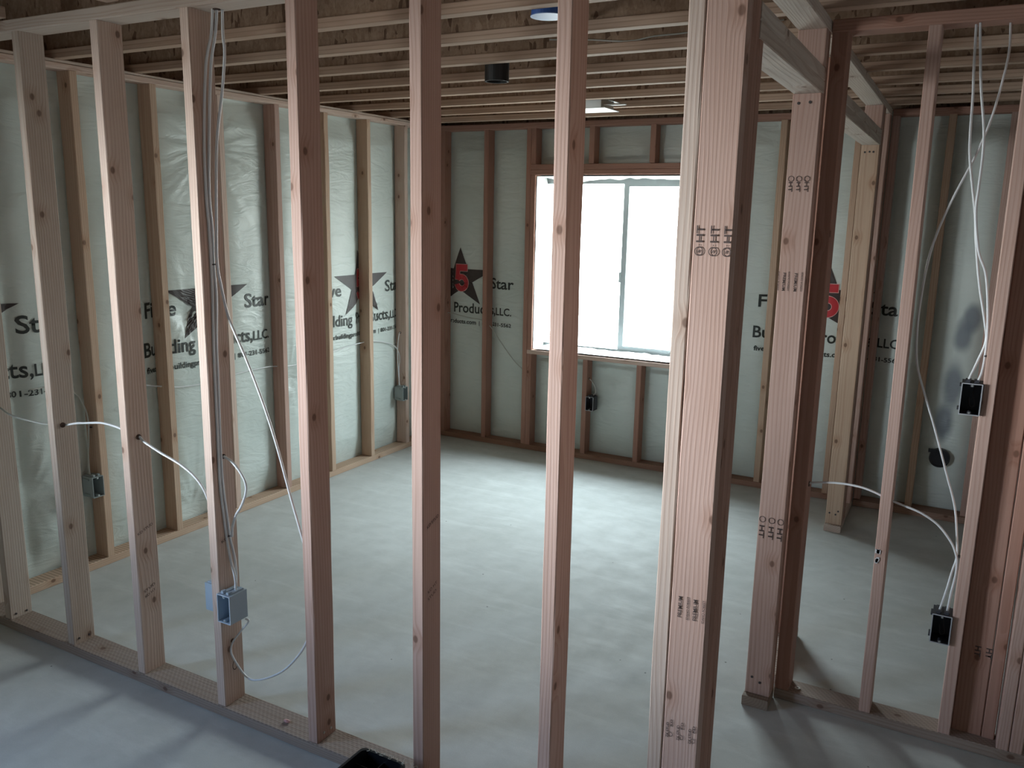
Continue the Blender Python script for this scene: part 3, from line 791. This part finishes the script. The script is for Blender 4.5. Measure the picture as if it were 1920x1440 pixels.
# ------------------------------------------------------------------ outlet boxes
def outlet_box(label, loc, rz, mat, cat_group='electrical boxes', wires=True, rim=None):
    """Open box, mouth toward local -Y, origin at the middle of its mouth."""
    root = empty('outlet_box', loc, rz)
    w, h, d, t = 0.0285, 0.049, 0.074, 0.003
    bm = bmesh.new()
    bm_box(bm, (-w, 0, -h), (-w+t, d, h)); bm_box(bm, (w-t, 0, -h), (w, d, h))
    bm_box(bm, (-w+t, 0, -h), (w-t, d, -h+t)); bm_box(bm, (-w+t, 0, h-t), (w-t, d, h)); bm_box(bm, (-w+t, d-t, -h+t), (w-t, d, h-t))
    from_bm('body', bm, mat, root)
    bm = bmesh.new(); e = 0.0022
    bm_box(bm, (-w-0.0006, -0.0024, -h), (-w+e, 0.0, h)); bm_box(bm, (w-e, -0.0024, -h), (w+0.0006, 0.0, h))
    bm_box(bm, (-w+e, -0.0024, -h-0.0006), (w-e, 0.0, -h+e)); bm_box(bm, (-w+e, -0.0024, h-e), (w-e, 0.0, h+0.0006))
    from_bm('rim', bm, rim or mat, root)
    bm = bmesh.new()
    for s in (1, -1):
        bm_cyl(bm, (0, 0.010, s*(h-0.0065)), (0, 1, 0), 0.0055, 0.020, 14)
    from_bm('screw_boss', bm, mat, root)
    for s in (1, -1):
        bm = bmesh.new(); bm_cyl(bm, (0, -0.0005, s*(h-0.0065)), (0, 1, 0), 0.0032, 0.002, 10)
        from_bm('screw', bm, SCREW, root)
    for s in (-0.012, 0.012):
        bm = bmesh.new(); bm_box(bm, (s-0.008, 0.012, h), (s+0.008, d-0.006, h+0.005)); bm_box(bm, (s-0.005, 0.006, h+0.001), (s+0.005, 0.020, h+0.010))
        from_bm('cable_clamp', bm, mat, root)
    bm = bmesh.new()
    for s in (1, -1): bm_box(bm, (-w-0.006, 0.022, s*(h-0.012)-0.003), (-w, 0.060, s*(h-0.012)+0.003))
    bm_box(bm, (-w*0.55, 0.03, -h-0.0025), (w*0.55, 0.05, -h))
    from_bm('nail_lug', bm, mat, root)
    if wires:
        bm = bmesh.new()
        tube_bm(bm, [(0.010, 0.06, h-t), (0.006, 0.045, 0.010), (0.012, 0.035, -0.022), (0.0, 0.03, -0.028), (-0.006, 0.04, 0.0)], 0.0022, 5, 6)
        from_bm('loose_wire', bm, STAPLE, root, True)
    return tag(root, label, 'outlet box', cat_group)
outlet_box('blue-grey outlet box on the right side of the cable stud, open toward the viewer', (-1.5610, -0.012, 0.408), 0, BOX_BLUE, rim=RIM_BLUE_LIT)
outlet_box('pale blue outlet box left of the cable stud, its back to the viewer', (-1.6590, 0.098, 0.410), PI, BOX_BLUE, wires=False)
outlet_box('grey outlet box low on the bark-edged left-wall stud, left of the near cable studs', (-3.022, 0.577, 0.404), PI/2, BOX_GREY, wires=False)
outlet_box('grey outlet box on the left-wall stud nearest the far corner', (-3.022, 3.016, 0.412), PI/2, BOX_GREY, wires=False)
outlet_box('dark outlet box on the cripple stud under the window', (-1.7860, 3.474, 0.405), 0, BOX_SHADED, rim=RIM_GREY_LIT)
outlet_box('dark open outlet box, upper of two on the side-partition stud', (0.5070, 1.070, 1.168), 0, BOX_SHADED, rim=RIM_GREY_LIT)
outlet_box('dark open outlet box, lower of two on the side-partition stud, two cables entering its top', (0.5070, 1.070, 0.405), 0, BOX_SHADED, rim=RIM_GREY_LIT)

# ------------------------------------------------------------------ cables
GCB = 'white electrical cables'
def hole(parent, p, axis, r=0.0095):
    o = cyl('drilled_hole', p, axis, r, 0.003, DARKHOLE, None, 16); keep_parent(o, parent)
cable('white cable dropping down the cable stud into the right blue outlet box',
      [(-1.536, 0.06, 2.300), (-1.550, 0.06, 2.203), (-1.570, 0.055, 2.110), (-1.582, 0.046, 1.918), (-1.585, 0.037, 1.746), (-1.585, 0.042, 1.634), (-1.585, 0.040, 1.537),
       (-1.585, 0.044, 1.422), (-1.585, 0.036, 1.289), (-1.585, 0.034, 1.153), (-1.585, 0.031, 1.014), (-1.585, 0.031, 0.836), (-1.584, 0.041, 0.714), (-1.583, 0.047, 0.638),
       (-1.575, 0.056, 0.560), (-1.565, 0.050, 0.500), (-1.563, 0.040, 0.460)], 0.0042, group=GCB, staples=[((-1.586, 0.041, 1.528), 'X'), ((-1.586, 0.046, 0.640), 'X')])
cable('white cable swinging off the cable stud, looping low and rising through its lower hole',
      [(-1.526, 0.070, 2.300), (-1.531, 0.070, 2.202), (-1.528, 0.070, 2.143), (-1.545, 0.070, 2.039), (-1.574, 0.068, 1.904), (-1.5715, 0.053, 1.762), (-1.5715, 0.047, 1.651), (-1.5715, 0.042, 1.536),
       (-1.572, 0.055, 1.454), (-1.556, 0.06, 1.372), (-1.528, 0.06, 1.316), (-1.488, 0.06, 1.244), (-1.438, 0.06, 1.143), (-1.398, 0.06, 1.051), (-1.362, 0.06, 0.952),
       (-1.320, 0.06, 0.819), (-1.275, 0.06, 0.685), (-1.238, 0.06, 0.56), (-1.238, 0.06, 0.43), (-1.276, 0.06, 0.333), (-1.322, 0.06, 0.265), (-1.382, 0.06, 0.203),
       (-1.457, 0.06, 0.154), (-1.519, 0.06, 0.129), (-1.562, 0.062, 0.135), (-1.582, 0.043, 0.188), (-1.584, 0.028, 0.231), (-1.582, 0.036, 0.262), (-1.570, 0.055, 0.290), (-1.535, 0.055, 0.330), (-1.517, 0.050, 0.352), (-1.528, 0.048, 0.3575)],
      0.0042, group=GCB)
cable('second white cable strand beside the bundle on the cable stud',
      [(-1.542, 0.050, 2.300), (-1.556, 0.050, 2.200), (-1.577, 0.042, 2.110), (-1.585, 0.030, 1.918), (-1.585, 0.025, 1.746), (-1.585, 0.030, 1.62), (-1.585, 0.030, 1.45), (-1.585, 0.024, 1.289),
       (-1.585, 0.022, 1.153), (-1.585, 0.021, 1.014), (-1.585, 0.020, 0.836), (-1.585, 0.029, 0.714), (-1.584, 0.035, 0.638), (-1.574, 0.038, 0.56), (-1.553, 0.034, 0.50), (-1.549, 0.030, 0.460)], 0.0042, group=GCB)
cable('short white cable bowing from the cable stud hole back to its staple',
      [(-1.600, 0.045, 0.912), (-1.585, 0.045, 0.910), (-1.557, 0.047, 0.898), (-1.524, 0.047, 0.872), (-1.500, 0.047, 0.838), (-1.500, 0.047, 0.802), (-1.524, 0.047, 0.752), (-1.553, 0.049, 0.714), (-1.574, 0.052, 0.668), (-1.576, 0.050, 0.636)],
      0.0042, group=GCB)
cable('white cable from the third stud hole sagging to the left blue outlet box',
      [(-2.010, 0.044, 0.920), (-1.992, 0.044, 0.916), (-1.974, 0.045, 0.903), (-1.896, 0.045, 0.877), (-1.793, 0.045, 0.848), (-1.719, 0.045, 0.809), (-1.676, 0.045, 0.755), (-1.650, 0.045, 0.66), (-1.652, 0.05, 0.54), (-1.668, 0.045, 0.490), (-1.672, 0.045, 0.468)],
      0.0044, group=GCB)
cable('second cable entering the top of the left blue outlet box',
      [(-1.640, 0.060, 0.90), (-1.636, 0.062, 0.75), (-1.636, 0.060, 0.60), (-1.643, 0.05, 0.52), (-1.648, 0.045, 0.470)], 0.004, group=GCB)
cable('white cable arching from the second stud hole to the next stud',
      [(-2.416, 0.044, 0.905), (-2.395, 0.045, 0.905), (-2.340, 0.045, 0.918), (-2.288, 0.045, 0.926), (-2.197, 0.045, 0.939), (-2.125, 0.045, 0.937), (-2.083, 0.045, 0.931), (-2.030, 0.045, 0.922)], 0.0044, group=GCB)
cable('grey shaded cable sagging from the left photo edge to the second stud',
      [(-2.99, 0.045, 0.93), (-2.848, 0.045, 0.920), (-2.806, 0.045, 0.914), (-2.745, 0.045, 0.895), (-2.644, 0.045, 0.889), (-2.528, 0.045, 0.889), (-2.463, 0.045, 0.896), (-2.430, 0.045, 0.900)], 0.0042, CABLE_GREY, GCB)
cable('thin cable curving along the bark-edged stud into the low grey outlet box',
      [(-3.078, 0.330, 0.905), (-3.078, 0.45, 0.902), (-3.078, 0.535, 0.856), (-3.078, 0.572, 0.798), (-3.078, 0.592, 0.721), (-3.078, 0.587, 0.632), (-3.077, 0.578, 0.557), (-3.075, 0.575, 0.500), (-3.070, 0.572, 0.457)], 0.0038, CABLE_GREY, GCB,
      staples=[((-3.078, 0.600, 0.68), 'Y')])
cable('long thin cable strung through the left-wall studs below the lettering',
      [(-3.085, 0.80, 0.85), (-3.085, 0.915, 0.826), (-3.085, 1.008, 0.804), (-3.085, 1.138, 0.779), (-3.085, 1.350, 0.772), (-3.085, 1.522, 0.789), (-3.085, 1.663, 0.792), (-3.085, 1.781, 0.790), (-3.085, 1.95, 0.77), (-3.085, 2.12, 0.782), (-3.085, 2.307, 0.804), (-3.085, 2.465, 0.818),
       (-3.085, 2.631, 0.826), (-3.085, 2.746, 0.819), (-3.085, 2.895, 0.789), (-3.085, 2.987, 0.750), (-3.082, 3.025, 0.700), (-3.080, 3.032, 0.650), (-3.078, 3.018, 0.592), (-3.073, 3.012, 0.539), (-3.070, 3.010, 0.466)], 0.0036, group=GCB)
cable('thin cable dropping from the corner stud hole to its grey outlet box',
      [(-3.083, 3.050, 0.845), (-3.080, 3.030, 0.842), (-3.078, 3.012, 0.786), (-3.078, 3.005, 0.70), (-3.076, 3.006, 0.60), (-3.073, 3.013, 0.50), (-3.070, 3.020, 0.466)], 0.0036, group=GCB)
cable('thin cable crossing the window wall below the printed lettering',
      [(-3.04, 3.535, 0.949), (-2.958, 3.535, 0.946), (-2.816, 3.535, 0.925), (-2.70, 3.535, 0.914), (-2.631, 3.535, 0.879), (-2.538, 3.535, 0.768), (-2.424, 3.535, 0.640), (-2.334, 3.535, 0.570)], 0.0034, CABLE_GREY, GCB)
cable('short cable curling into the dark outlet box under the window',
      [(-1.825, 3.525, 0.572), (-1.812, 3.525, 0.570), (-1.786, 3.525, 0.545), (-1.768, 3.525, 0.510), (-1.764, 3.522, 0.480), (-1.775, 3.518, 0.462)], 0.0034, CABLE_GREY, GCB)
GCR = 'cables hanging in the side partition'
cable('left cable of the pair hanging down into the upper dark box',
      [(0.398, 1.124, 2.300), (0.399, 1.124, 2.254), (0.406, 1.124, 2.139), (0.412, 1.124, 2.064), (0.418, 1.124, 1.942), (0.428, 1.124, 1.865), (0.456, 1.124, 1.725), (0.467, 1.124, 1.647), (0.490, 1.124, 1.520), (0.517, 1.124, 1.408), (0.528, 1.124, 1.344), (0.512, 1.124, 1.275), (0.496, 1.102, 1.224)], 0.0042, CABLE, GCR)
cable('right cable of the pair hanging down into the upper dark box',
      [(0.409, 1.106, 2.300), (0.410, 1.106, 2.254), (0.420, 1.106, 2.168), (0.432, 1.106, 2.078), (0.451, 1.106, 1.972), (0.457, 1.106, 1.896), (0.457, 1.106, 1.803), (0.458, 1.106, 1.725), (0.478, 1.106, 1.615), (0.503, 1.106, 1.552), (0.518, 1.106, 1.473), (0.529, 1.106, 1.376), (0.531, 1.108, 1.300), (0.528, 1.095, 1.25), (0.521, 1.090, 1.224)], 0.0042, CABLE, GCR,
      staples=[((0.5325, 1.108, 1.30), 'X')])
cable('third cable looping left from the side partition top plate down to the lower dark box',
      [(0.484, 1.14, 2.300), (0.486, 1.14, 2.261), (0.491, 1.14, 2.195), (0.486, 1.14, 2.122), (0.468, 1.14, 2.004), (0.439, 1.14, 1.897), (0.395, 1.14, 1.780), (0.362, 1.14, 1.675), (0.343, 1.14, 1.577), (0.335, 1.14, 1.458), (0.335, 1.14, 1.356), (0.345, 1.14, 1.255),
       (0.375, 1.14, 1.163), (0.416, 1.14, 1.054), (0.468, 1.14, 0.903), (0.502, 1.14, 0.801), (0.520, 1.135, 0.697), (0.526, 1.125, 0.640), (0.518, 1.115, 0.590), (0.508, 1.10, 0.524), (0.497, 1.095, 0.462)], 0.0038, CABLE, GCR)
cable('cable bowing from the dark end stud through the leaning stud to the lower dark box',
      [(0.045, 1.12, 0.805), (0.077, 1.12, 0.813), (0.128, 1.12, 0.822), (0.179, 1.12, 0.825), (0.230, 1.12, 0.821), (0.274, 1.12, 0.809), (0.318, 1.12, 0.793), (0.364, 1.12, 0.781), (0.413, 1.12, 0.766), (0.463, 1.12, 0.736), (0.504, 1.115, 0.690), (0.522, 1.110, 0.655), (0.529, 1.106, 0.625),
       (0.529, 1.102, 0.580), (0.524, 1.10, 0.530), (0.519, 1.095, 0.462)], 0.0042, CABLE, GCR, staples=[((0.5325, 1.118, 0.645), 'X')])
cable('thin cable sagging along an overhead joist above the window side',
      [(-1.10, 1.345, 2.372), (-0.939, 1.345, 2.360), (-0.771, 1.345, 2.342), (-0.666, 1.345, 2.352), (-0.553, 1.345, 2.354), (-0.40, 1.345, 2.362), (-0.2, 1.346, 2.37)], 0.0034, CABLE_GREY, GCB)
hole(NS[1], (-2.4026, 0.033, 0.905), (1, 0, 0)); hole(NS[2], (-1.9962, 0.042, 0.917), (1, 0, 0)); hole(NS[3], (-1.5898, 0.044, 0.911), (1, 0, 0), 0.008)
hole(NS[3], (-1.5898, 0.044, 0.262), (1, 0, 0), 0.008); hole(tp, (-1.537, 0.056, 2.2637), (0, 0, 1), 0.011)
hole(SE, (0.0552, 1.12, 0.805), (1, 0, 0)); hole(LW[6], (-3.083, 3.0450, 0.845), (0, 1, 0), 0.008); hole(CR, (-1.8152, 3.525, 0.572), (1, 0, 0), 0.008)

# ------------------------------------------------------------------ lumber stamps
def stamp(parent, body, at, h, w, normal='-Y', up=True, rot=True):
    """Ink lettering lying on the board face; rot turns it to read along the board."""
    bm = text_geo(body, w, h, None, 0.020)
    ax, ay, az = at
    if rot:
        s = 1 if up else -1
        bend(bm, lambda a, b: (ax - s*b, ay, az + s*a))
    else: bend(bm, lambda a, b: (ax+a, ay, az+b))
    o = from_bm('stamp', bm, INK); keep_parent(o, parent)
def ring(parent, at, r):
    bm = bmesh.new(); n = 24
    v = [(bm.verts.new((at[0]+r*math.cos(2*PI*k/n), at[1], at[2]+r*math.sin(2*PI*k/n))), bm.verts.new((at[0]+r*.8*math.cos(2*PI*k/n), at[1], at[2]+r*.8*math.sin(2*PI*k/n)))) for k in range(n)]
    for k in range(n): bm.faces.new((v[k][0], v[(k+1) % n][0], v[(k+1) % n][1], v[k][1]))
    keep_parent(from_bm('stamp', bm, INK), parent)
def xstamp(parent, body, at, h, w, tilt=0.35):
    bm = text_geo(body, w, h, None); ax, ay, az = at
    bend(bm, lambda a, b: (ax, ay + a*math.cos(tilt) - b*math.sin(tilt), az + a*math.sin(tilt) + b*math.cos(tilt)))
    keep_parent(from_bm('stamp', bm, INK), parent)
xf = 0.0014
for (k, y, z, w, body) in ((2, 0.012, 0.565, 0.066, 'KD STUD'), (2, 0.020, 0.345, 0.050, 'STUD'), (2, 0.024, 0.325, 0.046, 'KD HT'), (3, 0.020, 0.620, 0.055, 'KD HT'),
                           (5, 0.020, 0.835, 0.060, 'KD STUD'), (5, 0.024, 0.640, 0.048, 'KD HT'), (5, 0.024, 0.618, 0.044, 'STUD')):
    xstamp(NS[k], body, (-2.8101+0.4064*k+xf, y, z), 0.010, w)
bm = bmesh.new()
for k in range(20):
    a0, a1 = 2*PI*k/20, 2*PI*(k+1)/20
    bm.faces.new([bm.verts.new((-1.5896, 0.048+0.011*r_*math.cos(a), 0.170+0.017*r_*math.sin(a))) for a, r_ in ((a0, 1), (a1, 1), (a1, 0.82), (a0, 0.82))])
keep_parent(from_bm('pencil_mark', bm, INK), NS[3])
yp = -0.0021
for x in (-0.050, -0.019, 0.010):
    yy = yp - 0.0155*(x+0.023)*0 + (0.0007 if x > 0 else -0.0004)
    stamp(POST, 'HT', (x+0.006, yy, 1.647), 0.015, 0.036); ring(POST, (x-0.001, yy, 1.628), 0.010); stamp(POST, 'S', (x+0.002, yy, 1.6245), 0.007, 0.007); stamp(POST, '.', (x, yy, 1.640), 0.01, 0.003)
for x in (-0.040, -0.004):
    stamp(POST, 'PREMIUM', (x, yp, 0.772), 0.0085, 0.053)
for x in (-0.0225, 0.015):
    stamp(POST, 'IDAHO FOREST', (x, yp, 0.770), 0.0055, 0.058)
for x in (-0.053, -0.026, 0.003):
    stamp(POST, '2X STUD', (x, yp, 0.452), 0.0065, 0.040); stamp(POST, 'KD', (x+0.009, yp, 0.484), 0.006, 0.018); ring(POST, (x+0.005, yp, 0.462), 0.006)
y2 = 1.0030
for x in (-0.066, -0.030): stamp(TR2, 'PREMIUM', (x, y2, 1.528), 0.0085, 0.058, up=False)
for x in (-0.082, -0.050, -0.010): stamp(TR2, 'IDAHO FOREST', (x, y2, 1.532), 0.005, 0.062, up=False)
for x in (-0.076, -0.045, -0.016):
    stamp(TR2, 'HT', (x, y2, 0.668), 0.017, 0.046, up=False); ring(TR2, (x+0.008, y2, 0.690), 0.011)
for x in (-0.072, -0.048, -0.024): ring(TR2, (x+0.006, y2, 1.822), 0.009); stamp(TR2, 'HT', (x, y2, 1.812), 0.012, 0.03, up=False)
nails(TR2, [(-0.062, y2+0.001, 2.050), (-0.028, y2+0.001, 2.052), (-0.060, y2+0.001, 0.10), (-0.032, y2+0.001, 0.085)], 0.0045, (0, 1, 0), STAPLE)
nails(TR3, [(-0.092, 2.9485, 2.035), (-0.070, 2.9485, 2.037), (-0.052, 2.9485, 2.036), (-0.092, 2.9485, 0.10), (-0.060, 2.9485, 0.095), (-0.048, 2.9485, 0.115)], 0.005, (0, 1, 0), STAPLE)
stamp(FL, 'HT', (0.644, 1.1295, 0.350), 0.018, 0.036, up=False); stamp(FL, 'HT', (0.612, 1.1295, 0.350), 0.018, 0.036, up=False)
bm = bmesh.new()
for k in range(6):
    a, b = random.uniform(-0.008, 0.010), random.uniform(-0.035, 0.035)
    bm_box(bm, (0.293+a, 1.0795, 0.588+b), (0.293+a+0.009, 1.0818, 0.588+b+0.014))
st = from_bm('sticker_scrap', bm, CABLE); st['label'] = 'torn white sticker scrap'; keep_parent(st, C1)

# ------------------------------------------------------------------ fittings
def pipe():
    root = empty('pipe_stub', (-1.41, 1.47, 2.247))
    bm = bmesh.new(); n = 32
    for (z, r) in ((0.0, 0.052), (0.13, 0.052)):
        pass
    def tub(r0, r1, z0, z1):
        a = [[bm.verts.new((r*math.cos(2*PI*k/n), r*math.sin(2*PI*k/n), z)) for k in range(n)] for r, z in ((r0, z0), (r1, z0), (r1, z1), (r0, z1))]
        for i in range(4):
            for k in range(n):
                bm.faces.new((a[i][k], a[i][(k+1) % n], a[(i+1) % 4][(k+1) % n], a[(i+1) % 4][k]))
    tub(0.044, 0.052, 0.0, 0.27); 
    from_bm('pipe', bm, ABS, root, False)
    bm = bmesh.new(); tub(0.052, 0.058, 0.10, 0.17); from_bm('coupling', bm, ABS, root)
    return tag(root, 'short black pipe stub hanging between the overhead joists', 'pipe')
pipe()
def steel_box():
    root = empty('fan_housing', (-1.50, 2.70, 2.268))
    box('housing', (-0.10, -0.06, 0.004), (0.075, 0.12, 0.13), GALV, root)
    box('flange', (-0.13, -0.075, 0.0), (0.105, 0.135, 0.004), GALV, root)
    for x in (-0.085, 0.060): box('hanger_rail', (x, -0.136, 0.055), (x+0.02, 0.210, 0.060), GALV, root)
    box('mounting_strap', (0.075, -0.02, 0.018), (0.20, 0.0, 0.024), GALV, root)
    return tag(root, 'galvanised steel housing between the joists above the window', 'housing')
steel_box()
def round_box():
    root = empty('ceiling_box', (-0.765, 0.66, 2.297))
    bm = bmesh.new(); bm_cyl(bm, (0, 0, 0.025), (0, 0, 1), 0.052, 0.05, 32); from_bm('body', bm, BLUEBOX, root)
    bm = bmesh.new(); bm_cyl(bm, (0, 0, -0.0015), (0, 0, 1), 0.0545, 0.003, 32); from_bm('rim', bm, simple('pale_blue_rim', (0.10, 0.19, 0.45), 0.4), root)
    box('hanger_bar', (-0.012, -0.067, 0.046), (0.012, 0.27, 0.054), GALV, root)
    return tag(root, 'blue round ceiling electrical box between the joists', 'electrical box')
round_box()
def wall_pipe():
    root = empty('wall_pipe', (0.405, 3.528, 0.347))
    bm = bmesh.new(); n = 32
    a = [[bm.verts.new((r*math.cos(2*PI*k/n), y, r*math.sin(2*PI*k/n))) for k in range(n)] for r, y in ((0.048, 0.0), (0.055, 0.0), (0.055, 0.11), (0.048, 0.11))]
    for i in range(4):
        for k in range(n): bm.faces.new((a[i][k], a[i][(k+1) % n], a[(i+1) % 4][(k+1) % n], a[(i+1) % 4][k]))
    from_bm('pipe', bm, ABS, root)
    bm = bmesh.new(); bm_cyl(bm, (0, 0.010, 0), (0, 1, 0), 0.048, 0.004, 32); from_bm('cap', bm, BLACKP, root)
    box('flap', (-0.062, -0.004, 0.030), (-0.020, 0.004, 0.052), BLACKP, root)
    return tag(root, 'black capped pipe poking through the insulation on the back right', 'pipe')
wall_pipe()

def bin_():
    root = empty('plastic_bin', (-0.87, -0.21, 0.0), -0.01)
    bm = bmesh.new()
    w, d, h, t = 0.080, 0.145, 0.150, 0.004
    def ringv(s, z, ww, dd, rr=0.016):
        out = []
        for cx, cy, a0 in ((ww-rr, dd-rr, 0), (-ww+rr, dd-rr, 90), (-ww+rr, -dd+rr, 180), (ww-rr, -dd+rr, 270)):
            for k in range(5):
                a = math.radians(a0+k*22.5); out.append(bm.verts.new((cx+rr*math.cos(a), cy+rr*math.sin(a), z)))
        return out
    r = [ringv(0, 0.0, w-0.012, d-0.012), ringv(0, h-0.012, w-0.004, d-0.004), ringv(0, h-0.012, w, d), ringv(0, h, w, d), ringv(0, h, w-0.008, d-0.008), ringv(0, 0.004, w-0.016, d-0.016)]
    for a, b in zip(r, r[1:]):
        n = len(a)
        for k in range(n): bm.faces.new((a[k], a[(k+1) % n], b[(k+1) % n], b[k]))
    bm.faces.new(r[0][::-1]); bm.faces.new(r[-1])
    from_bm('tub', bm, BLACKP, root)
    box('divider', (-w+0.010, 0.096, 0.006), (w-0.010, 0.099, 0.128), BLACKP, root)
    box('divider', (0.000, 0.099, 0.006), (0.003, d-0.010, 0.132), BLACKP, root)
    return tag(root, 'black plastic bin with dividers on the floor at the bottom edge', 'bin')
bin_()
# curled pale shavings caught on the bin rim: nobody could count them
bm = bmesh.new()
for k in range(16):
    x, y = -0.925+0.013*k*0.85+random.uniform(-.006, .006), -0.068+random.uniform(-.004, .004)
    p = [(x+random.uniform(-.01, .01), y+random.uniform(-.008, .008), 0.151+random.uniform(0, .007)) for _ in range(4)]
    tube_bm(bm, p, 0.0006, 4, 4)
tag(from_bm('shavings', bm, PALE), 'curled pale shavings caught on the rim of the black bin', 'shavings', kind='stuff')
bm = bmesh.new(); bmesh.ops.create_icosphere(bm, subdivisions=2, radius=0.010)
for v in bm.verts: v.co = Vector((v.co.x*1.3, v.co.y*0.7, v.co.z*0.45)) + Vector((0, 0, 0.0045)) + Vector(noise.noise_vector(v.co*120))*0.002
o = from_bm('wood_chip', bm, PINK); o.location = (-1.351, 0.038, 0.0385); tag(o, 'small pink chip lying on the near bottom plate', 'chip')
bm = bmesh.new(); n = 18
a = [[bm.verts.new((r*math.cos(2*PI*k/n), r*math.sin(2*PI*k/n), z)) for k in range(n)] for r, z in ((0.004, 0), (0.010, 0), (0.010, 0.003), (0.004, 0.003))]
for i in range(4):
    for k in range(n): bm.faces.new((a[i][k], a[i][(k+1) % n], a[(i+1) % 4][(k+1) % n], a[(i+1) % 4][k]))
o = from_bm('washer', bm, SCREW); o.location = (0.080, 1.118, 0.038); tag(o, 'steel washer lying on the side partition bottom plate', 'washer')

bpy.data.objects.remove(_to);
